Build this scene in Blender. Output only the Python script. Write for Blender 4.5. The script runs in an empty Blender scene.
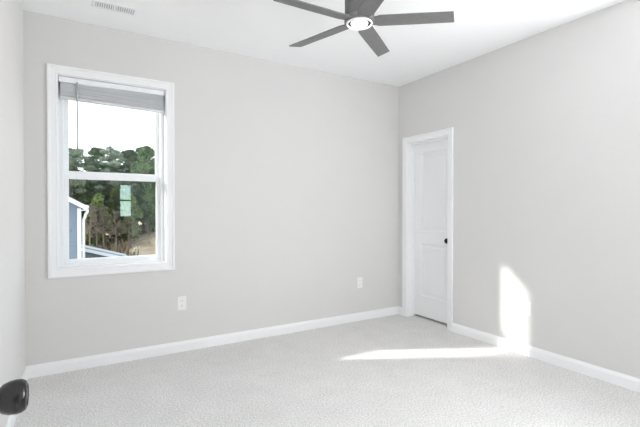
import bpy, bmesh, math, random
from mathutils import Vector, Matrix
random.seed(7)
SC = bpy.context.scene
COL = SC.collection
R = math.radians

# ------------------------------------------------------------------ camera
cam_d = bpy.data.cameras.new('camera')
cam = bpy.data.objects.new('camera', cam_d); COL.objects.link(cam)
cam_d.sensor_width = 36; cam_d.lens = 36*405/640
cam_d.clip_start = .03; cam_d.clip_end = 400
cam.location = (0, 0, 1.26)
cam.rotation_euler = (R(90-.54), 0, -math.atan2(.513, .858))
SC.camera = cam

# ------------------------------------------------------------------ world, sun, exposure
W = bpy.data.worlds.new('sky'); SC.world = W; W.use_nodes = True
wn = W.node_tree.nodes; wl = W.node_tree.links
bg = wn['Background']; bg.inputs['Strength'].default_value = 1.9
tc = wn.new('ShaderNodeTexCoord'); sx = wn.new('ShaderNodeSeparateXYZ'); cr = wn.new('ShaderNodeValToRGB')
wl.new(tc.outputs['Generated'], sx.inputs[0]); wl.new(sx.outputs['Z'], cr.inputs[0]); wl.new(cr.outputs[0], bg.inputs['Color'])
cr.color_ramp.elements[0].position = 0; cr.color_ramp.elements[0].color = (.93, .96, 1, 1)
cr.color_ramp.elements[1].position = .8; cr.color_ramp.elements[1].color = (.72, .85, 1, 1)

sun_d = bpy.data.lights.new('sun', 'SUN'); sun = bpy.data.objects.new('sun', sun_d); COL.objects.link(sun)
sun_d.energy = 7.5; sun_d.angle = R(1.8); sun_d.color = (1, .965, .9)
sun.rotation_euler = Vector((1, -.522, -.432*math.hypot(1, .522))).to_track_quat('-Z', 'Y').to_euler()
sun.location = (-6, 8, 8)

XL_ = -.34   # left wall plane
def area(name, loc, d, w, h, energy, color=(1, 1, 1), portal=False):
    l = bpy.data.lights.new(name, 'AREA'); l.shape = 'RECTANGLE'; l.size = w; l.size_y = h
    l.energy = energy; l.color = color
    o = bpy.data.objects.new(name, l); COL.objects.link(o); o.location = loc
    o.rotation_euler = Vector(d).to_track_quat('-Z', 'Z').to_euler()
    if portal: l.cycles.is_portal = True
    return o
area('window_portal', (.265, 3.95, 1.55), (0, -1, 0), .95, 1.7, 1, portal=True)
area('side_fill_light', (3.325+.10, .56, 1.52), (-1, .10, .40), .92, 1.45, 84, (.985, .988, 1))  # added fill light, set in the invented right wall window
area('landing_fill_light', (XL_+.002, -1.0, 1.52), (1, .0, -.05), 1.1, 1.4, 34, (.985, .988, 1))  # added fill light; stands in a bare opening of the landing's side wall
area('far_window_daylight', (1.585, -9.78, 1.61), (0, 1, 0), .62, 1.5, 17, (.90, 1, .97))

SC.view_settings.view_transform = 'Standard'
SC.view_settings.look = 'None'
SC.view_settings.exposure = 0.19
SC.view_settings.gamma = 1
SC.view_settings.use_curve_mapping = False
cy = SC.cycles
cy.max_bounces = 14; cy.diffuse_bounces = 10; cy.glossy_bounces = 5; cy.transparent_max_bounces = 24
cy.caustics_reflective = False; cy.caustics_refractive = False
cy.use_denoising = True

# ------------------------------------------------------------------ materials
def lin(c):
    if isinstance(c, str):
        c = [int(c[i:i+2], 16)/255 for i in (0, 2, 4)]
    return tuple((x/12.92 if x <= .04045 else ((x+.055)/1.055)**2.4) for x in c)+(1,)

def mat(name, col, rough=.6, metal=0, noise=0, scale=20, bump=0, bscale=200, spec=.5, detail=3, col2=None, bdist=.002):
    m = bpy.data.materials.new(name); m.use_nodes = True
    n = m.node_tree.nodes; l = m.node_tree.links; b = n['Principled BSDF']
    c = lin(col); b.inputs['Base Color'].default_value = c
    b.inputs['Roughness'].default_value = rough; b.inputs['Metallic'].default_value = metal
    b.inputs['Specular IOR Level'].default_value = spec
    t = n.new('ShaderNodeTexCoord')
    nz = n.new('ShaderNodeTexNoise'); nz.inputs['Scale'].default_value = scale; nz.inputs['Detail'].default_value = detail
    l.new(t.outputs['Object'], nz.inputs['Vector'])
    ra = n.new('ShaderNodeValToRGB'); l.new(nz.outputs['Fac'], ra.inputs[0]); l.new(ra.outputs[0], b.inputs['Base Color'])
    c2 = lin(col2) if col2 else tuple(x*(1-noise) for x in c[:3])+(1,)
    ra.color_ramp.elements[0].position = .3; ra.color_ramp.elements[1].position = .7
    ra.color_ramp.elements[0].color = c2; ra.color_ramp.elements[1].color = c
    if bump:
        nb = n.new('ShaderNodeTexNoise'); nb.inputs['Scale'].default_value = bscale; nb.inputs['Detail'].default_value = 2
        l.new(t.outputs['Object'], nb.inputs['Vector'])
        bp = n.new('ShaderNodeBump'); bp.inputs['Strength'].default_value = bump; bp.inputs['Distance'].default_value = bdist
        l.new(nb.outputs['Fac'], bp.inputs['Height']); l.new(bp.outputs[0], b.inputs['Normal'])
    return m

M = {}
M['wall'] = mat('wall_paint', 'dbdad9', .75, noise=.012, scale=3, bump=.08, bscale=350)
M['ceil'] = mat('ceiling_paint', 'f8f9fa', .85, noise=.01, scale=3, bump=.15, bscale=180)
M['trim'] = mat('trim_paint', 'f4f5f6', .35, noise=.01, scale=4)
M['door'] = mat('door_paint', 'f1f2f3', .42, noise=.01, scale=4, bump=.05, bscale=120)
M['vinyl'] = mat('window_vinyl', 'f3f5f8', .35, noise=.01)
M['blind'] = mat('blind_vinyl', 'f0f2f4', .5, noise=.04, scale=30)
def translucent(m, f):
    n = m.node_tree.nodes; l = m.node_tree.links; b = n['Principled BSDF']; out = n['Material Output']
    t = n.new('ShaderNodeBsdfTranslucent'); t.inputs[0].default_value = (.85, .87, .88, 1)
    mx = n.new('ShaderNodeMixShader'); mx.inputs[0].default_value = f
    l.new(b.outputs[0], mx.inputs[1]); l.new(t.outputs[0], mx.inputs[2]); l.new(mx.outputs[0], out.inputs['Surface'])
translucent(M['blind'], .38)
M['wand'] = mat('wand_plastic', 'adb2b6', .25)
M['plate'] = mat('outlet_plastic', 'f3f3f2', .3, noise=.01)
M['slot'] = mat('outlet_slot', '7c7c7a', .6)
M['bronze'] = mat('dark_bronze', '403f3f', .24, metal=.9, noise=.15, scale=25)
M['vent'] = mat('vent_enamel', 'eff1f2', .4, noise=.01)
M['duct'] = mat('vent_duct', 'b4b8ba', .7)
M['fan'] = mat('fan_grey', '757474', .5, metal=0, noise=.12, scale=30)
M['fan_ring'] = mat('fan_ring', 'b9b6b4', .3, metal=.6, noise=.03)
M['dark'] = mat('dark_void', '4a4540', .9)
M['siding'] = mat('siding_blue', '8794a3', .6, noise=.06, scale=6)
M['exttrim'] = mat('exterior_trim', 'eef1f5', .5, noise=.02)
M['shingle'] = mat('shingle', '4b4e55', .9, noise=.35, scale=40, bump=.3, bscale=60)
M['bark'] = mat('pine_bark', '6f5d50', .95, noise=.45, scale=18, bump=.5, bscale=30, bdist=.02)
M['greybark'] = mat('grey_bark', '8a8078', .95, noise=.4, scale=18)
M['earth'] = mat('bare_earth', 'd2bba0', .95, col2='a78c70', scale=1.1, detail=8, bump=.5, bscale=6, bdist=.05)
M['brush'] = mat('dry_brush', '8d7a64', .95, col2='5d5542', scale=3, detail=6)

def leaf_mat(name, c1, c2):
    m = mat(name, c1, .7, col2=c2, scale=.9, detail=5)
    m.node_tree.nodes['Principled BSDF'].inputs['Specular IOR Level'].default_value = .25
    return m
M['pine_dark'] = leaf_mat('pine_needles_dark', '7d8c66', '3f5138')
M['pine_blue'] = leaf_mat('pine_needles_bluegreen', 'a0ab94', '64725e')
M['leaf_yel'] = leaf_mat('leaves_yellow_green', '7d8a4c', '4b5c34')
M['leaf_mid'] = leaf_mat('leaves_mid_green', '7f9565', '465d3d')
M['roof2'] = mat('pale_shingle', '9aa0a6', .9, noise=.2, scale=40)
M['twig'] = leaf_mat('bare_twigs', '7a6a5c', '564a40')

# carpet: looped pile, fine speckle with soft patches
def carpet():
    m = mat('carpet', 'f5f4f4', .95, col2='c3c0bd', scale=95, detail=4, bump=.55, bscale=230, bdist=.006)
    n = m.node_tree.nodes; l = m.node_tree.links; b = n['Principled BSDF']
    src = b.inputs['Base Color'].links[0].from_socket
    nz = n.new('ShaderNodeTexNoise'); nz.inputs['Scale'].default_value = 5; nz.inputs['Detail'].default_value = 3
    l.new(n['Texture Coordinate'].outputs['Object'], nz.inputs['Vector'])
    ra = n.new('ShaderNodeValToRGB'); ra.color_ramp.elements[0].position = .35; ra.color_ramp.elements[1].position = .65
    ra.color_ramp.elements[0].color = (.95, .95, .95, 1); ra.color_ramp.elements[1].color = (1, 1, 1, 1)
    l.new(nz.outputs['Fac'], ra.inputs[0])
    mx = n.new('ShaderNodeMix'); mx.data_type = 'RGBA'; mx.blend_type = 'MULTIPLY'; mx.inputs['Factor'].default_value = 1
    l.new(src, mx.inputs['A']); l.new(ra.outputs[0], mx.inputs['B']); l.new(mx.outputs['Result'], b.inputs['Base Color'])
    b.inputs['Specular IOR Level'].default_value = .1
    b.inputs['Sheen Weight'].default_value = .15
    return m
M['carpet'] = carpet()

def glass():
    m = bpy.data.materials.new('window_glass'); m.use_nodes = True
    n = m.node_tree.nodes; l = m.node_tree.links; n.remove(n['Principled BSDF'])
    out = n['Material Output']
    tr = n.new('ShaderNodeBsdfTransparent'); tr.inputs[0].default_value = (.97, .99, .98, 1)
    gl = n.new('ShaderNodeBsdfGlossy'); gl.inputs['Roughness'].default_value = 0; gl.inputs['Color'].default_value = (.8, 1, .97, 1)
    fr = n.new('ShaderNodeFresnel'); fr.inputs['IOR'].default_value = 1.52
    ge = n.new('ShaderNodeNewGeometry'); ma = n.new('ShaderNodeMapRange')
    ma.inputs['To Min'].default_value = 1.52; ma.inputs['To Max'].default_value = 1/1.52
    l.new(ge.outputs['Backfacing'], ma.inputs['Value']); l.new(ma.outputs[0], fr.inputs['IOR'])
    mx = n.new('ShaderNodeMixShader')
    l.new(fr.outputs[0], mx.inputs[0]); l.new(tr.outputs[0], mx.inputs[1]); l.new(gl.outputs[0], mx.inputs[2])
    l.new(mx.outputs[0], out.inputs['Surface'])
    return m
M['glass'] = glass()

def emit(name, col, s):
    m = bpy.data.materials.new(name); m.use_nodes = True
    b = m.node_tree.nodes['Principled BSDF']
    b.inputs['Base Color'].default_value = (.9, .9, .9, 1)
    b.inputs['Emission Color'].default_value = col; b.inputs['Emission Strength'].default_value = s
    return m
M['lamp'] = emit('fan_lamp_diffuser', (1, .96, .92, 1), 7)
M['lamp_rim'] = emit('fan_lamp_rim', (1, .95, .9, 1), .12)

# ------------------------------------------------------------------ mesh helpers
def box(bm, x0, y0, z0, x1, y1, z1):
    vs = [bm.verts.new((x, y, z)) for z in (z0, z1) for y in (y0, y1) for x in (x0, x1)]
    for f in ((0, 2, 3, 1), (4, 5, 7, 6), (0, 1, 5, 4), (2, 6, 7, 3), (0, 4, 6, 2), (1, 3, 7, 5)):
        bm.faces.new([vs[i] for i in f])
    return vs

def obj(name, bm, m, parent=None, smooth=False, bevel=0, seg=2):
    bmesh.ops.recalc_face_normals(bm, faces=bm.faces)
    me = bpy.data.meshes.new(name); bm.to_mesh(me); bm.free()
    for mm in (m if isinstance(m, (list, tuple)) else [m]): me.materials.append(mm)
    if smooth:
        for p in me.polygons: p.use_smooth = True
    o = bpy.data.objects.new(name, me); COL.objects.link(o)
    if parent: o.parent = parent
    if bevel:
        md = o.modifiers.new('bevel', 'BEVEL'); md.width = bevel; md.segments = seg; md.limit_method = 'ANGLE'
    return o

def bx(name, args, m, parent=None, bevel=0):
    bm = bmesh.new(); box(bm, *args); return obj(name, bm, m, parent, bevel=bevel)

def tag(o, label=None, cat=None, group=None, kind=None):
    for k, v in (('label', label), ('category', cat), ('group', group), ('kind', kind)):
        if v: o[k] = v
    return o

def empty(name, loc=(0, 0, 0), rz=0, **k):
    o = bpy.data.objects.new(name, None); COL.objects.link(o)
    o.location = loc; o.rotation_euler = (0, 0, rz); o.empty_display_size = .05
    return tag(o, **k)

def lathe(bm, prof, n=32, mtx=None, cap=True):
    """prof: (r, z) list; spun about local z, then moved by mtx"""
    rings = []
    for r, z in prof:
        ring = []
        for i in range(n):
            a = 2*math.pi*i/n
            v = Vector((r*math.cos(a), r*math.sin(a), z))
            ring.append(bm.verts.new(mtx @ v if mtx else v))
        rings.append(ring)
    for a, b in zip(rings, rings[1:]):
        for i in range(n):
            bm.faces.new((a[i], a[(i+1) % n], b[(i+1) % n], b[i]))
    if cap:
        bm.faces.new(rings[0]); bm.faces.new(rings[-1])

def tube(bm, pts, rads, n=8):
    rings = []
    pts = [Vector(p) for p in pts]
    for i, p in enumerate(pts):
        d = (pts[min(i+1, len(pts)-1)]-pts[max(i-1, 0)]).normalized()
        u = d.orthogonal().normalized(); w = d.cross(u)
        if rings:
            u = (pu-d*pu.dot(d)).normalized(); w = d.cross(u)
        pu = u
        r = rads[i] if isinstance(rads, (list, tuple)) else rads
        rings.append([bm.verts.new(p+(u*math.cos(2*math.pi*k/n)+w*math.sin(2*math.pi*k/n))*r) for k in range(n)])
    for a, b in zip(rings, rings[1:]):
        for k in range(n):
            bm.faces.new((a[k], a[(k+1) % n], b[(k+1) % n], b[k]))
    bm.faces.new(rings[0]); bm.faces.new(rings[-1])

def casing(bm, x0, z0, x1, z1, prof, conv, closed=True, legs=None):
    """mitred moulding round the rectangle; prof: list of (distance outward, height off the wall).
    conv maps (along, up, off) to a 3-D point. closed=False leaves the bottom open (door casing)."""
    loops = []
    for o, h in prof:
        if closed: c = [(x0-o, z0-o), (x1+o, z0-o), (x1+o, z1+o), (x0-o, z1+o)]
        else: c = [(x0-o, z0), (x0-o, z1+o), (x1+o, z1+o), (x1+o, z0)]
        loops.append([bm.verts.new(conv(a, z, h)) for a, z in c])
    n = 4
    k = len(loops)
    for i in range(k):
        a = loops[i]; b = loops[(i+1) % k]
        for j in range(n if closed else n-1):
            bm.faces.new((a[j], a[(j+1) % n], b[(j+1) % n], b[j]))
    if not closed:
        bm.faces.new([l[0] for l in loops]); bm.faces.new([l[3] for l in loops])

def extrude_profile(bm, prof, p0, p1, conv):
    """prof: (off, up); conv(along, off, up)"""
    a = [bm.verts.new(conv(p0, o, u)) for o, u in prof]; b = [bm.verts.new(conv(p1, o, u)) for o, u in prof]
    n = len(prof)
    for i in range(n): bm.faces.new((a[i], a[(i+1) % n], b[(i+1) % n], b[i]))
    bm.faces.new(a); bm.faces.new(b)

# ------------------------------------------------------------------ the room
XL, XR, YB, YF, H = -.34, 3.325, 3.713, -.06, 2.738
T = .13
WX0, WX1, WZ0, WZ1 = -.132, .662, .800, 2.302       # window opening
DY0, DY1, DZ = 2.945, 3.565, 2.045                 # closet door opening (right wall)
EX0, EX1 = -.137, .82                               # entry doorway (front wall)
FX0, FX1, FZ0, FZ1 = .08, 1.04, .78, 2.30            # unseen window added to light the room, right wall near the viewer

fl = bx('floor', (XL-T, -10.2, -.12, 4.4, YB+T, 0), M['carpet'])
tag(fl, 'pale beige-grey cut pile carpet covering the whole room', 'floor', kind='structure')
ce = bx('ceiling', (XL-T, -10.2, H, 4.4, YB+T, H+.12), M['ceil'])
tag(ce, 'flat white painted ceiling above the room', 'ceiling', kind='structure')

def wall_hole(axis, a0, a1, t0, t1, holes):
    """wall running along an axis with rectangular openings, one mesh. holes: (a0,a1,z0,z1) sorted"""
    bm = bmesh.new()
    def b(p0, p1, z0, z1):
        if p1-p0 < 1e-5 or z1-z0 < 1e-5: return
        if axis == 'x': box(bm, p0, t0, z0, p1, t1, z1)
        else: box(bm, t0, p0, z0, t1, p1, z1)
    c = a0
    for h0, h1, z0, z1 in holes:
        b(c, h0, 0, H); b(h0, h1, 0, z0); b(h0, h1, z1, H); c = h1
    b(c, a1, 0, H)
    return bm
tag(obj('wall_back', wall_hole('x', XL-T, XR, YB, YB+T, [(WX0, WX1, WZ0, WZ1)]), M['wall']),
    'light greige painted wall that holds the window', 'wall', kind='structure')
tag(obj('wall_right', wall_hole('y', YF-T, YB+T, XR, XR+T, [(FX0, FX1, FZ0, FZ1), (DY0, DY1, 0, DZ)]), M['wall']),
    'light greige wall with the closet door and a patch of sunlight', 'wall', kind='structure')
tag(obj('wall_left', wall_hole('y', -10.2, YB, XL-T, XL, [(-1.6, -.4, .75, 2.30)]), M['wall']),  # unseen opening, cut for the added landing light
    'narrow bright slice of wall beside the window wall', 'wall', kind='structure')
tag(obj('wall_front', wall_hole('x', XL, XR, YF-T, YF, [(EX0, EX1, 0, DZ)]), M['wall']),
    'greige wall behind the viewer with the entry doorway', 'wall', kind='structure')
# landing beyond the doorway, with its far window (seen mirrored in the lower sash)
HX0, HX1, HZ0, HZ1, HY = 1.33, 1.84, .95, 2.28, -9.6
tag(obj('wall_landing_end', wall_hole('x', XL, 2.6, HY-T, HY, [(HX0, HX1, HZ0, HZ1)]), M['wall']),
    'end wall of the landing beyond the doorway', 'wall', kind='structure')
# L-shaped: the landing widens behind the front wall
tag(bx('wall_landing_side', (1.36+.0, -2.2, 0, 1.36+.1, YF-T, H), M['wall']),
    'side wall of the landing beyond the doorway', 'wall', kind='structure')
tag(bx('wall_landing_return', (1.46, -2.2, 0, 2.6, -2.1, H), M['wall']),
    'return wall of the landing beyond the doorway', 'wall', kind='structure')
tag(bx('wall_landing_right', (2.6, HY-T, 0, 2.7, -2.1, H), M['wall']),
    'right wall of the landing beyond the doorway', 'wall', kind='structure')
# closet shell behind the closed door
bm = bmesh.new()
box(bm, XR+.75, 2.5, 0, XR+.83, 3.84, H); box(bm, XR+T, 2.42, 0, XR+.83, 2.5, H); box(bm, XR+T, 3.76, 0, XR+.75, 3.84, H)
tag(obj('wall_closet', bm, M['wall']), 'inside walls of the closet behind the white door', 'wall', kind='structure')

# baseboards
BP = [(0, 0), (.014, 0), (.014, .066), (.011, .078), (.007, .084), (.005, .092), (0, .092)]
def base(name, label, segs):
    bm = bmesh.new()
    for p0, p1, conv in segs: extrude_profile(bm, BP, p0, p1, conv)
    tag(obj(name, bm, M['trim']), label, 'baseboard', kind='structure')
base('baseboard_back', 'white baseboard along the foot of the window wall', [(XL, XR, lambda a, o, u: (a, YB-o, u))])
cr_ = lambda a, o, u: (XR-o, a, u)
base('baseboard_right', 'white baseboard along the wall with the closet door', [(YF, DY0-.062, cr_), (DY1+.062, YB, cr_)])
base('baseboard_left', 'white baseboard along the slice of side wall', [(YF, YB, lambda a, o, u: (XL+o, a, u))])
base('baseboard_front', 'white baseboard under the wall behind the viewer', [(EX1+.062, XR, lambda a, o, u: (a, YF+o, u))])

# ------------------------------------------------------------------ window
CP = [(0, 0), (0, .010), (.004, .014), (.012, .012), (.044, .016), (.050, .021), (.062, .021), (.065, .017), (.065, 0)]
def double_hung(name, x0, x1, z0, z1, yw, sgn, label, parts=True, mid=None, cas=True):
    """sgn=+1: outside is +Y. yw: room face of the wall"""
    root = empty(name, ((x0+x1)/2, yw, z0)); tag(root, label, 'window', kind='structure')
    ox, oz = (x0+x1)/2, z0
    Y = lambda d: sgn*d
    def b(bm, a0, a1, d0, d1, c0, c1):
        y0, y1 = sorted((Y(d0), Y(d1))); box(bm, a0-ox, y0, c0-oz, a1-ox, y1, c1-oz)
    mid = mid or (z0+z1)/2
    if cas:
        bm = bmesh.new(); casing(bm, x0, z0, x1, z1, CP, lambda a, z, h: (a-ox, Y(-h), z-oz)); obj('casing', bm, M['trim'], root)
    bm = bmesh.new()   # returns lining the opening
    t = .006
    b(bm, x0, x0+t, -.004, .14, z0, z1); b(bm, x1-t, x1, -.004, .14, z0, z1); b(bm, x0+t, x1-t, -.004, .14, z1-t, z1); b(bm, x0+t, x1-t, -.004, .14, z0, z0+t)
    obj('jamb_liner', bm, M['trim'], root)
    bm = bmesh.new()   # vinyl frame
    f = .034; a0, a1, c0, c1 = x0+t, x1-t, z0+t, z1-t
    b(bm, a0, a0+f, .072, .15, c0, c1); b(bm, a1-f, a1, .072, .15, c0, c1)
    b(bm, a0+f, a1-f, .072, .15, c1-f, c1); b(bm, a0+f, a1-f, .072, .15, c0, c0+f*.75)
    b(bm, a0+f*.55, a0+f, .062, .072, c0, c1); b(bm, a1-f, a1-f*.55, .062, .072, c0, c1)
    obj('frame', bm, M['vinyl'], root, bevel=.002)
    def sash(nm, d0, d1, s0, s1, bot, top):
        bm = bmesh.new(); w = .031
        l, r = a0+f, a1-f
        b(bm, l, l+w, d0, d1, s0, s1); b(bm, r-w, r, d0, d1, s0, s1)
        b(bm, l+w, r-w, d0, d1, s0, s0+bot); b(bm, l+w, r-w, d0, d1, s1-top, s1)
        s = obj(nm, bm, M['vinyl'], root, bevel=.003)
        bm = bmesh.new(); dm = (d0+d1)/2
        b(bm, l+w-.004, r-w+.004, dm-.002, dm+.002, s0+bot-.004, s1-top+.004)
        obj('pane', bm, M['glass'], s)
        return s
    sash('upper_sash', .112, .142, mid-.016, c1-f, .052, .035)
    s = sash('lower_sash', .076, .106, c0+f*.75, mid+.016, .032, .046)
    bm = bmesh.new(); b(bm, ox-.028, ox+.028, .078, .104, mid+.016, mid+.024); b(bm, ox-.012, ox+.022, .083, .097, mid+.024, mid+.033)
    obj('sash_lock', bm, M['vinyl'], s, bevel=.002)
    return root
w1 = double_hung('window_1', WX0, WX1, WZ0, WZ1, YB, 1, 'white framed double hung window with raised blind, looking out on trees', mid=1.535)
double_hung('window_2', HX0, HX1, HZ0, HZ1, HY, -1, 'double hung window at the far end of the landing, mirrored in the lower sash')
w3 = double_hung('fill_window', -FX1, -FX0, FZ0, FZ1, XR, 1, 'added double hung window, out of view, for fill light in the closet door wall')  # invented window, holds the side fill light
w3.location = (XR, (FX0+FX1)/2, FZ0); w3.rotation_euler = (0, 0, R(-90))

# ------------------------------------------------------------------ raised blind
bl = empty('window_blind', (.265, 3.745, 2.13), label='white horizontal slat blind drawn up at the top of the window', cat='blind')
bxz = lambda bm, x0, y0, z0, x1, y1, z1: box(bm, x0-.265, y0-3.745, z0-2.13, x1-.265, y1-3.745, z1-2.13)
bm = bmesh.new(); bxz(bm, WX0+.010, 3.722, 2.250, WX1-.010, 3.768, 2.292); obj('headrail', bm, M['vinyl'], bl, bevel=.002)
bm = bmesh.new()
for k in range(27):
    z = 2.148+k*.0037; j = random.uniform(-.002, .002); jx = random.uniform(-.0015, .0015)
    # each slat a shallow crowned strip
    n = 4; prev = None; tilt = random.uniform(-.0012, .0012)
    for i in range(n+1):
        t_ = i/n; y = 3.722+j+t_*.048-3.745; zz = z-2.13+.0016*math.sin(math.pi*t_)+tilt*(t_-.5)
        cur = [bm.verts.new((x-.265, y, zz+s-.028*(x-WX0)*(1-k/26)+(.0011*math.sin(x*9+k) if k % 3 else 0))) for x in (WX0+.022+jx, .1, .4, WX1-.022+jx) for s in (0, .0034)]
        if prev:
            for q in range(3):
                bm.faces.new((prev[2*q+1], prev[2*q+3], cur[2*q+3], cur[2*q+1])); bm.faces.new((prev[2*q], cur[2*q], cur[2*q+2], prev[2*q+2]))
            bm.faces.new((prev[0], prev[1], cur[1], cur[0])); bm.faces.new((prev[6], cur[6], cur[7], prev[7]))
        if i in (0, n):
            for q in range(3): bm.faces.new((cur[2*q], cur[2*q+2], cur[2*q+3], cur[2*q+1]))
        prev = cur
obj('slat_stack', bm, M['blind'], bl)
bm = bmesh.new(); bxz(bm, WX0+.020, 3.722, 2.126, WX1-.020, 3.770, 2.144)
for q in bm.verts: q.co.z -= .028*(q.co.x+.265-WX0)
obj('bottom_rail', bm, M['blind'], bl, bevel=.003)
for x in (WX0+.13, .265, WX1-.13):
    bm = bmesh.new(); bxz(bm, x-.0012, 3.7185, 2.124, x+.0012, 3.7205, 2.256); bxz(bm, x+.006, 3.7185, 2.124, x+.0075, 3.7205, 2.256)
    obj('ladder_cord', bm, M['blind'], bl)
bm = bmesh.new(); tube(bm, [(0-.265, 3.712-3.745, 2.262-2.13), (0-.265, 3.708-3.745, 2.24-2.13), (0-.265, 3.706-3.745, 1.80-2.13), (0-.265, 3.706-3.745, 1.74-2.13)], [.004, .005, .005, .0065], 6)
obj('tilt_wand', bm, M['wand'], bl, smooth=True)

# ------------------------------------------------------------------ closet door
SX = XR+.108   # room face of the slab
d1 = empty('door_1', (SX, DY1-.01, 0), label='white two panel closet door with a dark knob, closed', cat='door', kind='structure')
def Dl(p): return (p[0]-SX, p[1]-(DY1-.01), p[2])
DCP = [(.0, 0), (0, .009), (.006, .013), (.040, .013), (.048, .018), (.060, .018), (.063, .014), (.063, 0)]
bm = bmesh.new(); casing(bm, DY0, 0, DY1, DZ, DCP, lambda a, z, h: Dl((XR-h, a, z)), closed=False); obj('casing', bm, M['trim'], d1)
bm = bmesh.new()
for y0, y1 in ((DY0, DY0+.008), (DY1-.008, DY1)):
    box(bm, *Dl((XR-.004, y0, 0)), *Dl((XR+T+.004, y1, DZ)))
box(bm, *Dl((XR-.004, DY0+.008, DZ-.008)), *Dl((XR+T+.004, DY1-.008, DZ)))
for y0, y1 in ((DY0+.008, DY0+.018), (DY1-.018, DY1-.008)):
    box(bm, *Dl((SX-.038, y0, 0)), *Dl((SX-.003, y1, DZ-.008)))
box(bm, *Dl((SX-.038, DY0+.018, DZ-.018)), *Dl((SX-.003, DY1-.018, DZ-.008)))
obj('door_jamb', bm, M['trim'], d1)

def panel_slab(bm, W_, Hh, th, panels):
    """slab in local coords: x = face normal toward room is -x at x=0; y along 0..W_, z 0..Hh; recessed moulded panels on both faces"""
    for face, x, s in ((0, 0, 1), (1, th, -1)):
        ys = sorted({0, W_} | {p[0] for p in panels} | {p[1] for p in panels}); zs = sorted({0, Hh} | {p[2] for p in panels} | {p[3] for p in panels})
        for i in range(len(ys)-1):
            for j in range(len(zs)-1):
                y0, y1, z0, z1 = ys[i], ys[i+1], zs[j], zs[j+1]
                if any(abs(p[0]-y0) < 1e-6 and abs(p[1]-y1) < 1e-6 and abs(p[2]-z0) < 1e-6 and abs(p[3]-z1) < 1e-6 for p in panels):
                    rings = []
                    for ins, dep in ((0, 0), (.006, .007), (.016, .010), (.030, .010), (.052, .003)):
                        rings.append([bm.verts.new((x+s*dep, yy, zz)) for yy, zz in ((y0+ins, z0+ins), (y1-ins, z0+ins), (y1-ins, z1-ins), (y0+ins, z1-ins))])
                    for a, b in zip(rings, rings[1:]):
                        for k in range(4): bm.faces.new((a[k], a[(k+1) % 4], b[(k+1) % 4], b[k]))
                    bm.faces.new(rings[-1])
                else:
                    bm.faces.new([bm.verts.new((x, yy, zz)) for yy, zz in ((y0, z0), (y1, z0), (y1, z1), (y0, z1))])
    for a, b in (((0, 0), (W_, 0)), ((W_, 0), (W_, Hh)), ((W_, Hh), (0, Hh)), ((0, Hh), (0, 0))):
        bm.faces.new([bm.verts.new(v) for v in ((0, *a), (th, *a), (th, *b), (0, *b))])
    bmesh.ops.remove_doubles(bm, verts=bm.verts, dist=1e-5)
SW = DY1-DY0-.022
bm = bmesh.new(); panel_slab(bm, SW, 2.012, .035, [(.105, SW-.105, .235, .845), (.105, SW-.105, .985, 1.895)])
bmesh.ops.translate(bm, verts=bm.verts, vec=Vector(Dl((SX, DY0+.011, .022))))
slab = obj('door_panel', bm, M['door'], d1)

def knob(parent, p, axis, name='knob', scale=(1, 1, 1)):
    mt = Matrix.Translation(p) @ Vector(axis).to_track_quat('Z', 'Y').to_matrix().to_4x4() @ Matrix.Diagonal((*scale, 1))
    bm = bmesh.new()
    lathe(bm, [(.032, 0), (.032, .004), (.029, .008), (.016, .010)], 40, mt)
    lathe(bm, [(.013, .008), (.0115, .016), (.012, .022), (.017, .028), (.024, .034), (.0275, .042), (.0285, .050), (.0275, .056), (.024, .061), (.019, .063), (.017, .0615), (.006, .0625), (.0005, .0626)], 40, mt)
    return obj(name, bm, M['bronze'], parent, smooth=True)
knob(d1, Dl((SX, DY0+.011+.062, .925)), (-1, 0, 0), 'knob')
bm = bmesh.new()   # hinge barrels along the far jamb
for z in (.25, 1.03, 1.80):
    tube(bm, [Dl((SX-.004, DY1-.010, z-.045)), Dl((SX-.004, DY1-.010, z+.045))], .005, 10)
obj('hinge', bm, M['bronze'], d1, smooth=True)

# ------------------------------------------------------------------ open entry door, only its knob in view
LEAF = .905
ED = (EX0-.003, YF+.004, 0)
d2 = empty('door_2', ED, label='open entry door with a dark round knob, at the picture\'s lower corner', cat='door', kind='structure')
bm = bmesh.new(); panel_slab(bm, LEAF, 2.012, .035, [(.12, LEAF-.12, .235, .845), (.12, LEAF-.12, .985, 1.895)])
bmesh.ops.translate(bm, verts=bm.verts, vec=(-.035, 0, .022))
obj('door_panel', bm, M['door'], d2)
knob(d2, Vector((0, .80-ED[1], .962)), (1, 0, 0), 'knob', (.93, .93, 1.10))
knob(d2, Vector((-.035, .80-ED[1], .962)), (-1, 0, 0), 'knob')
bm = bmesh.new(); casing(bm, EX0, 0, EX1, DZ, DCP, lambda a, z, h: (a-ED[0], YF+h-ED[1], z), closed=False); obj('casing', bm, M['trim'], d2)
bm = bmesh.new()
for x0, x1 in ((EX0, EX0+.006), (EX1-.006, EX1)):
    box(bm, x0-ED[0], YF-T-.002-ED[1], 0, x1-ED[0], YF-.002-ED[1], DZ)
box(bm, EX0+.006-ED[0], YF-T-.002-ED[1], DZ-.006, EX1-.006-ED[0], YF-.002-ED[1], DZ)
obj('door_jamb', bm, M['trim'], d2)

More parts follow.
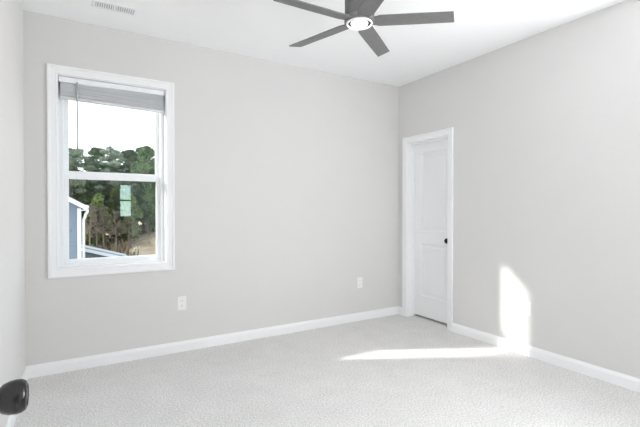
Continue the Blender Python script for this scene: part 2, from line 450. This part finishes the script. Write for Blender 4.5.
# ------------------------------------------------------------------ outlets
def outlet(loc, rz, label):
    r = empty('wall_outlet', loc, rz, label=label, cat='outlet', group='wall outlets above the baseboard')
    # local: plate faces -Y
    bm = bmesh.new(); box(bm, -.037, -.006, -.060, .037, 0, .060); obj('cover_plate', bm, M['plate'], r, bevel=.0025)
    for z in (.021, -.021):
        bm = bmesh.new(); n = 20; pts = []
        for i in range(n):
            a = 2*math.pi*i/n; pts.append((max(-.0145, min(.0145, .0185*math.cos(a))), .0145*math.sin(a)))
        f = [bm.verts.new((x, -.0078, z+q)) for x, q in pts]; g = [bm.verts.new((x, -.004, z+q)) for x, q in pts]
        bm.faces.new(f)
        for i in range(n): bm.faces.new((f[i], f[(i+1) % n], g[(i+1) % n], g[i]))
        s = obj('socket', bm, M['plate'], r)
        bm = bmesh.new(); box(bm, -.0075, -.0084, z-.001, -.0052, -.0070, z+.008); box(bm, .0052, -.0084, z-.001, .0075, -.0070, z+.008)
        lathe(bm, [(.0024, 0), (.0024, .0014)], 10, Matrix.Translation((0, -.0070, z-.008)) @ Matrix.Rotation(R(90), 4, 'X'))
        obj('slot', bm, M['slot'], s)
    bm = bmesh.new(); lathe(bm, [(.003, 0), (.003, .001), (.0015, .0018)], 12, Matrix.Translation((0, -.006, 0)) @ Matrix.Rotation(R(90), 4, 'X'))
    obj('screw', bm, M['plate'], r)
outlet((.789, YB, .430), 0, 'white duplex outlet on the wall below and right of the window')
outlet((2.743, YB, .430), 0, 'white duplex outlet on the window wall, near the closet corner')
outlet((XR, 2.077, .410), R(-90), 'white duplex outlet at the edge of the sunlit wall patch')

# ------------------------------------------------------------------ ceiling vent
v = empty('ceiling_vent', (.240, 3.322, H), label='white rectangular air register in the ceiling above the window', cat='vent')
VP = [(0, 0), (0, .006), (.004, .009), (.022, .006), (.024, 0)]
bm = bmesh.new(); casing(bm, -.125, -.042, .125, .042, VP, lambda a, z, h: (a, z, -h)); obj('frame', bm, M['vent'], v)
bm = bmesh.new(); box(bm, -.125, -.042, -.0015, .125, .042, -.0003); obj('backing', bm, M['duct'], v)
bm = bmesh.new(); box(bm, -.008, -.042, -.007, .008, .042, -.0015); obj('divider', bm, M['vent'], v)
for s in (-1, 1):
    for k in range(8):
        bm = bmesh.new(); x = s*(.0150+k*.0145)
        vs = box(bm, x-.0035, -.0415, -.0072, x+.0035, .0415, -.0018)
        obj('louver', bm, M['vent'], v)

# ------------------------------------------------------------------ ceiling fan
FX, FY, FZ = 1.521, 2.062, 2.44
fan = empty('ceiling_fan', (FX, FY, H), label='dark grey five blade ceiling fan with a lit round lamp', cat='ceiling fan')
bm = bmesh.new()
lathe(bm, [(.075, 0), (.082, -.006), (.082, -.03), (.090, -.045), (.092, -.06), (.092, FZ-H+.030), (.088, FZ-H+.022)], 48)
obj('motor_housing', bm, M['fan'], fan, smooth=True)
bm = bmesh.new()
lathe(bm, [(.086, FZ-H+.026), (.094, FZ-H+.018), (.095, FZ-H-.006), (.091, FZ-H-.012), (.086, FZ-H-.012)], 48)
obj('hub', bm, M['fan'], fan, smooth=True)
bm = bmesh.new()
lathe(bm, [(.082, FZ-H-.008), (.083, FZ-H-.016), (.080, FZ-H-.021), (.074, FZ-H-.021), (.072, FZ-H-.014), (.072, FZ-H-.008)], 48, cap=False)
lr = obj('lamp_ring', bm, M['lamp_rim'], fan, smooth=True)
bm = bmesh.new()
lathe(bm, [(.072, FZ-H-.012), (.054, FZ-H-.013), (.052, FZ-H-.010)], 48)
obj('lamp_trim', bm, M['dark'], fan, smooth=True)
bm = bmesh.new()
lathe(bm, [(.052, FZ-H-.012), (.051, FZ-H-.018), (.045, FZ-H-.023), (.028, FZ-H-.026), (.001, FZ-H-.027)], 48)
obj('lamp_diffuser', bm, M['lamp'], fan, smooth=True)
ROOT = [(.080, .036), (.105, .042), (.125, .050), (.30, .051), (.45, .050), (.576, .049)]
bmesh_blade = bmesh.new()
vt = {}
for i, (r, w) in enumerate(ROOT):
    for s in (-1, 1):
        rr = r + (.012*s if i == len(ROOT)-1 else 0)
        for t_ in (0, 1):
            vt[i, s, t_] = bmesh_blade.verts.new((rr, s*w, .004*(1 if t_ else -1)))
for i in range(len(ROOT)-1):
    g = lambda a, s, t_: vt[a, s, t_]
    for t_ in (0, 1): bmesh_blade.faces.new((g(i, -1, t_), g(i+1, -1, t_), g(i+1, 1, t_), g(i, 1, t_)))
    for s in (-1, 1): bmesh_blade.faces.new((g(i, s, 0), g(i+1, s, 0), g(i+1, s, 1), g(i, s, 1)))
for i in (0, len(ROOT)-1): bmesh_blade.faces.new((vt[i, -1, 0], vt[i, 1, 0], vt[i, 1, 1], vt[i, -1, 1]))
blade = obj('blade', bmesh_blade, M['fan'], fan, bevel=.0015)
for k in range(5):
    b = blade if k == 0 else blade.copy()
    if k: COL.objects.link(b); b.parent = fan
    b.matrix_basis = Matrix.Translation((0, 0, FZ-H)) @ Matrix.Rotation(R(-36.9+72*k), 4, 'Z') @ Matrix.Rotation(R(-10.7), 4, 'X')

# ------------------------------------------------------------------ outside: ground
G = -3.2
def gz(x, y):
    """ground height: flat yard, then a bank that rises to the right under the trees"""
    t = max(0, min(1, (y-37)/9)); t = t*t*(3-2*t)
    s = max(0, min(1, (x-2.2)/4.5)); s = s*s*(3-2*s)
    return G + t*(.35+1.75*s) + .06*math.sin(x*1.7+y)*t + max(0, y-60)*.03
bm = bmesh.new()
nx, ny = 70, 130; gr = {}
for i in range(nx+1):
    for j in range(ny+1):
        x = -30+80*i/nx; y = 5+170*j/ny; gr[i, j] = bm.verts.new((x, y, gz(x, y)))
for i in range(nx):
    for j in range(ny): bm.faces.new((gr[i, j], gr[i+1, j], gr[i+1, j+1], gr[i, j+1]))
tag(obj('ground', bm, M['earth'], smooth=True), 'bare tan earth bank rising at the foot of the trees', 'ground', kind='structure')

# ------------------------------------------------------------------ outside: neighbouring houses
def siding_wall(bm, pts_top, z0, y, course=.085, out=-1):
    """lap siding facing -Y: boards clipped under the line pts_top (list of x,z)"""
    def top(x):
        for (xa, za), (xb, zb) in zip(pts_top, pts_top[1:]):
            if xa <= x <= xb: return za+(zb-za)*(x-xa)/(xb-xa)
        return pts_top[-1][1]
    x0, x1 = pts_top[0][0], pts_top[-1][0]; zmax = max(p[1] for p in pts_top)
    N = 60; xs = [x0+(x1-x0)*i/N for i in range(N+1)]
    z = z0
    while z < zmax:
        for a, b in zip(xs, xs[1:]):
            ta, tb = min(z+course, top(a)), min(z+course, top(b))
            if ta <= z or tb <= z: continue
            v = [bm.verts.new(q) for q in ((a, y-.036, z), (b, y-.036, z), (b, y-.036+.034*(tb-z)/course, tb), (a, y-.036+.034*(ta-z)/course, ta))]
            bm.faces.new(v)
            w_ = [bm.verts.new(q) for q in ((a, y, z), (b, y, z), (b, y-.036, z), (a, y-.036, z))]
            bm.faces.new(w_)
        z += course

def slab_between(bm, a, b, depth, th):
    """sloped roof slab: a,b (x,y,z) ends of the rake at the front, runs back by depth"""
    a = Vector(a); b = Vector(b); d = Vector((0, depth, 0)); n = Vector((-(b-a).z, 0, (b-a).x)).normalized()*th
    if n.z < 0: n = -n
    c = [a, b, b+d, a+d]; lo = [bm.verts.new(p) for p in c]; hi = [bm.verts.new(p+n) for p in c]
    bm.faces.new(lo); bm.faces.new(hi)
    for i in range(4): bm.faces.new((lo[i], lo[(i+1) % 4], hi[(i+1) % 4], hi[i]))

HY0 = 13.0
h1 = empty('house', (0, HY0, G), label='blue-grey sided house with white gable trim and gutter, beside the window edge', cat='house')
L = lambda x, y, z: (x, y-HY0, z-G)
EZ = 1.42; SL = .58; HW = .07; PKX = -4.0; PK = EZ+SL*(HW-PKX)
bm = bmesh.new()
siding_wall(bm, [(2*PKX-HW, EZ), (PKX, PK), (HW, EZ)], G, HY0)
box(bm, 2*PKX-HW, HY0+.001, G, HW, HY0+6.2, EZ)
# gable prism behind the siding
f_ = [bm.verts.new((x, HY0+.002, z)) for x, z in ((2*PKX-HW, EZ), (HW, EZ), (PKX, PK))]; g_ = [bm.verts.new((x, HY0+6.2, z)) for x, z in ((2*PKX-HW, EZ), (HW, EZ), (PKX, PK))]
bm.faces.new(f_); bm.faces.new(g_)
bmesh.ops.translate(bm, verts=bm.verts, vec=(0, -HY0, -G))
obj('siding', bm, M['siding'], h1)
bm = bmesh.new(); box(bm, *L(HW-.085, HY0-.05, G), *L(HW+.01, HY0+.10, EZ-.12)); obj('corner_board', bm, M['exttrim'], h1)
OV = .12
bm = bmesh.new()
for s in (1, -1):
    e = (HW+OV) if s == 1 else (2*PKX-HW-OV)
    slab_between(bm, L(PKX, HY0-.30, PK+.03), L(e, HY0-.30, EZ+.03-SL*OV), 6.7, .03)
obj('roof', bm, M['shingle'], h1)
bm = bmesh.new()
for s in (1, -1):
    e = (HW+OV) if s == 1 else (2*PKX-HW-OV)
    slab_between(bm, L(PKX, HY0-.28, PK-.10), L(e, HY0-.28, EZ-.10-SL*OV), .045, .13)
    # soffit under the rake
    slab_between(bm, L(PKX, HY0-.235, PK-.09), L(e, HY0-.235, EZ-.09-SL*OV), .235, .02)
obj('rake_board', bm, M['exttrim'], h1)
bm = bmesh.new(); box(bm, *L(HW, HY0-.27, EZ-SL*OV-.12), *L(HW+OV-.01, HY0+6.2, EZ-SL*OV-.09)); obj('soffit', bm, M['exttrim'], h1)
bm = bmesh.new()
extrude_profile(bm, [(0, 0), (.055, 0), (.08, .04), (.085, .09), (.077, .09), (.070, .045), (.05, .01), (.008, .01), (.008, .09), (0, .09)], HY0-.30, HY0+6.2,
                lambda a, o, u: L(HW+OV-.01+o, a, EZ-SL*OV-.08+u))
obj('gutter', bm, M['exttrim'], h1)
bm = bmesh.new()
gx = HW+OV+.03
tube(bm, [L(gx, HY0-.10, EZ-SL*OV-.08), L(gx, HY0-.10, EZ-SL*OV-.16), L(gx-.04, HY0-.10, EZ-SL*OV-.22), L(HW+.10, HY0-.02, EZ-SL*OV-.30), L(HW+.065, HY0+.03, EZ-SL*OV-.36), L(HW+.065, HY0+.03, G+.2)], .036, 8)
obj('downspout', bm, M['exttrim'], h1, smooth=True)

GY = 20.0
h2 = empty('garage', (1, GY, G), label='low blue-grey sided garage with a white sloping roof edge beyond the house', cat='garage')
L = lambda x, y, z: (x-1, y-GY, z-G)
x1, z1, x0 = 1.66, -.83, -5.5
SG = .30; z0_ = z1+SG*(x1+1.2); px = -1.2
bm = bmesh.new()
siding_wall(bm, [(x0, z0_-SG*(px-x0)), (px, z0_), (x1, z1)], G, GY)
box(bm, x0, GY+.001, G, x1, GY+.9, z1-.05)
bmesh.ops.translate(bm, verts=bm.verts, vec=(-1, -GY, -G))
obj('siding', bm, M['siding'], h2)
bm = bmesh.new(); slab_between(bm, L(px, GY-.3, z0_+.03), L(x1+.25, GY-.3, z1+.03-SG*.25), 1.3, .05); slab_between(bm, L(px, GY-.3, z0_+.03), L(x0-.25, GY-.3, z0_+.03-SG*(px-x0+.25)), 1.3, .05)
obj('roof', bm, M['roof2'], h2)
bm = bmesh.new(); slab_between(bm, L(px, GY-.31, z0_-.10), L(x1+.25, GY-.31, z1-.10-SG*.25), .05, .13); slab_between(bm, L(px, GY-.31, z0_-.10), L(x0-.25, GY-.31, z0_-.10-SG*(px-x0+.25)), .05, .13)
obj('rake_board', bm, M['exttrim'], h2)
bm = bmesh.new(); box(bm, *L(x1-.12, GY-.03, G), *L(x1+.02, GY+.1, z1-.03)); obj('corner_board', bm, M['exttrim'], h2)

# ------------------------------------------------------------------ outside: trees
def quad_cloud(bm, blobs, n, size, flat=.6, mi=0):
    tot = sum(b[3]**2 for b in blobs)
    for cx, cy_, cz, r in blobs:
        for _ in range(max(6, int(n*r*r/tot))):
            d = Vector((random.gauss(0, 1), random.gauss(0, 1), random.gauss(0, 1))).normalized()
            p = Vector((cx, cy_, cz))+Vector((d.x, d.y, d.z*flat))*r*random.uniform(.45, 1.05)
            s = size*random.uniform(.5, 1.2)
            u = Vector((random.gauss(0, 1), random.gauss(0, 1), random.gauss(0, .6))).normalized(); w = u.orthogonal().normalized()*random.uniform(.35, .8)
            f = bm.faces.new([bm.verts.new(p+q) for q in (u*s, w*s, -u*s, -w*s)])
            f.material_index = mi

def make_tree(kind, h):
    """returns (trunk mesh, crown mesh) for the kind"""
    tb, cb = bmesh.new(), bmesh.new()
    lean = random.uniform(-.3, .3)
    pts = [(lean*t*t, .12*math.sin(t*3), h*t*.97) for t in [i/7 for i in range(8)]]
    r0 = .017*h
    tube(tb, pts, [r0*(1-.86*i/7) for i in range(8)], 7)
    blobs = []
    base = {'pine': .50, 'leafy': .18, 'dense': .12, 'bare': .45}[kind]
    nb = {'pine': 34, 'leafy': 40, 'dense': 54, 'bare': 16}[kind]
    for i in range(nb):
        t = base+(1-base)*(i+.5)/nb
        a = i*2.4+random.uniform(-.4, .4)
        k = (t-base)/(1-base)
        spread = {'pine': .19*h*(1-.75*k)+.2, 'leafy': .17*h*math.sin(math.pi*(.15+.8*k)), 'dense': .20*h*(1-.85*k)+.1, 'bare': .16*h*(1-.6*k)}[kind]*random.uniform(.45, 1.15)
        z = t*h; o = (lean*t*t, .12*math.sin(t*3), z-spread*.25)
        e = (o[0]+math.cos(a)*spread, o[1]+math.sin(a)*spread, z+spread*.25)
        tube(tb, [o, ((o[0]+e[0])/2, (o[1]+e[1])/2, (o[2]+e[2])/2+.05), e], [r0*.30*(1-.6*k), r0*.2*(1-.6*k), r0*.06], 4)
        blobs.append((e[0], e[1], e[2], max(.34, spread*(.62 if kind == 'bare' else .42))*random.uniform(.6, 1.35)))
    blobs.append((pts[-1][0], pts[-1][1], h*.97, .07*h))
    if kind == 'bare':
        for b in blobs:
            for _ in range(9):
                d = Vector((random.gauss(0, 1), random.gauss(0, 1), random.gauss(.5, .7))).normalized()*b[3]*1.3
                tube(tb, [b[:3], Vector(b[:3])+d*.5+Vector((0, 0, .06)), Vector(b[:3])+d], [.018, .013, .006], 3)
        quad_cloud(cb, blobs, 500, .11, 1)
    else:
        quad_cloud(cb, blobs, {'pine': 7500, 'leafy': 7000, 'dense': 11000}[kind], {'pine': .13, 'leafy': .13, 'dense': .14}[kind], {'pine': .55, 'leafy': .8, 'dense': .7}[kind])
    def me(bm, nm, m):
        q = bpy.data.meshes.new(nm); bm.to_mesh(q); bm.free(); q.materials.append(m)
        return q
    return tb, cb, me

def tree_mesh(kind, h, bark, leaf):
    tb, cb, me = make_tree(kind, h)
    return me(tb, 'trunk', bark), me(cb, 'crown', leaf)
KIN = {
    'pine_a': tree_mesh('pine', 11, M['bark'], M['pine_blue']),
    'pine_b': tree_mesh('pine', 11, M['bark'], M['pine_dark']),
    'leafy': tree_mesh('leafy', 8, M['greybark'], M['leaf_mid']),
    'yellow': tree_mesh('leafy', 6, M['greybark'], M['leaf_yel']),
    'dense': tree_mesh('dense', 9, M['bark'], M['pine_dark']),
    'bare': tree_mesh('bare', 7, M['greybark'], M['twig']),
}
KH = {'pine_a': 11, 'pine_b': 11, 'dense': 9, 'leafy': 8}
def canopy_scale(kind, x, y, j=0):
    """size that brings a tree up to the even height of the wood's canopy"""
    return (1.26+(.148+j)*(.858*y+.513*x)-gz(x, y))/KH[kind]
def tree(kind, x, y, s, rz, name, label, cat='tree', group=None):
    if s is None: s = canopy_scale(kind, x, y, random.uniform(-.012, .006))
    t = empty(name, (x, y, gz(x, y)-.05), rz, label=label, cat=cat)
    t.scale = (s, s, s)
    if group: t['group'] = group
    for nm, me in zip(('trunk', 'crown'), KIN[kind]):
        o = bpy.data.objects.new(nm, me); COL.objects.link(o); o.parent = t
P, Q = 'pine_tree', 'trees filling the view through the window'
g = 'far pines rising behind the window view'
far = 'tall pine in the hazy row standing behind the front trees'
TR = [
 # front row, left to right
 ('pine_a', -2.2, 45.5, None, 1, P, 'blue-green pine half hidden behind the neighbouring gable', None),
 ('pine_a', -.3, 47, None, 2, P, 'blue-green pine whose crown rises just right of the blind wand', None),
 ('pine_b', 1.6, 49, None, 3, P, 'dark pine second from the glass\'s left edge, above the house eave', None),
 ('pine_a', 3.2, 46.5, None, .5, P, 'blue-green pine topping the middle of the upper glass', None),
 ('pine_b', 4.7, 48.5, None, 4, P, 'dark pine with its crown above the mirrored far window', None),
 ('leafy', 6.2, 45.5, None, 5, 'leafy_tree', 'rounded mid green tree at the upper glass\'s right side', None),
 ('dense', 7.8, 47, None, 1, 'evergreen_tree', 'dense dark evergreen against the window\'s right stile', None),
 ('dense', 5.6, 50, None, 2, 'evergreen_tree', 'dense dark evergreen filling the lower glass behind the mirrored window', None),
 ('pine_b', 9.8, 46, None, 2.2, P, 'dark pine hidden mostly by the right window stile', None),
 ('dense', 2.5, 51, .98, .3, 'evergreen_tree', 'dense dark evergreen behind the bare brown saplings', None),
 ('dense', -.9, 50, None, .9, 'evergreen_tree', 'dense dark evergreen rising straight above the house eave', None),
 ('yellow', 1.35, 42, .92, 0, 'young_tree', 'yellow-green young tree beside the house eave', None),
 ('yellow', 4.35, 42.5, .84, 2, 'young_tree', 'yellow-green young tree below the mirrored window', None),
 ('yellow', 3.5, 43.6, .98, 4, 'young_tree', 'yellow-green young tree just left of the mirrored window', None),
 ('leafy', 6.9, 43.6, .75, 3, 'young_tree', 'green young tree above the tan earth bank', None),
 ('leafy', 7.6, 44.6, .72, 1.4, 'young_tree', 'low green young tree by the right stile, just above the tan bank', None),
 ('dense', 8.9, 49.5, .9, 2.9, 'evergreen_tree', 'dark evergreen low behind the tan bank at the right stile', None),
 ('dense', -2.3, 49, .95, 2.9, 'evergreen_tree', 'dark evergreen behind the gable of the blue-grey house', None),
 ('dense', .6, 46.2, .80, 4.9, 'evergreen_tree', 'low dark evergreen just above the gutter end', None),
 ('dense', 3.9, 47.9, .82, 1.9, 'evergreen_tree', 'low dark evergreen behind the yellow-green trees', None),
 ('dense', 7.3, 52, .85, 3.9, 'evergreen_tree', 'low dark evergreen above the tan bank, left of the right stile', None),
 ('dense', 6.6, 46.8, .55, 5.9, 'young_tree', 'small dark evergreen rooted at the top of the tan bank', None),
 ('bare', .9, 39.5, .66, 1, 'bare_sapling', 'bare brown sapling nearest the house downspout', None),
 ('bare', 2.0, 40.5, .64, 2, 'bare_sapling', 'bare brown sapling above the garage roof\'s middle', None),
 ('bare', 2.9, 39.8, .60, 3.3, 'bare_sapling', 'bare brown sapling above the garage roof\'s low end', None),
 ('bare', 3.9, 40.6, .55, 5, 'bare_sapling', 'bare brown sapling where the tan bank begins', None),
 ('bare', 1.4, 41, .66, 4.3, 'bare_sapling', 'bare brown sapling below the yellow-green tree by the eave', None),
]
for i in range(15):
    TR.append((['pine_a', 'pine_b', 'dense'][i % 3], -7+i*1.75+random.uniform(-.4, .4), 55+random.uniform(-1.5, 2), None, i*1.3, P, far, g))
for k, x, y, s, rz, nm, lb, gp in TR: tree(k, x, y, s, rz, nm, lb, 'tree', gp)

# undergrowth: low dry brush along the foot of the trees, nobody could count it
bm = bmesh.new()
for _ in range(9000):
    x = random.uniform(-8, 14); y = random.uniform(39, 52)
    if x > 3.8 and y < 46 and random.random() < .97: continue
    hgt = random.uniform(.25, 1.5)*(1 if x < 4 else .6)
    a = random.uniform(0, math.pi); d = Vector((math.cos(a), math.sin(a), 0))*random.uniform(.03, .13)
    z = gz(x, y)-.05; t_ = Vector((random.uniform(-.3, .3), random.uniform(-.3, .3), hgt)); p = Vector((x, y, z))
    bm.faces.new([bm.verts.new(q) for q in (p-d, p+d, p+t_+d*.5, p+t_-d*.5)])
tag(obj('undergrowth', bm, M['brush']), 'dry brown undergrowth at the foot of the trees', 'undergrowth', kind='stuff')
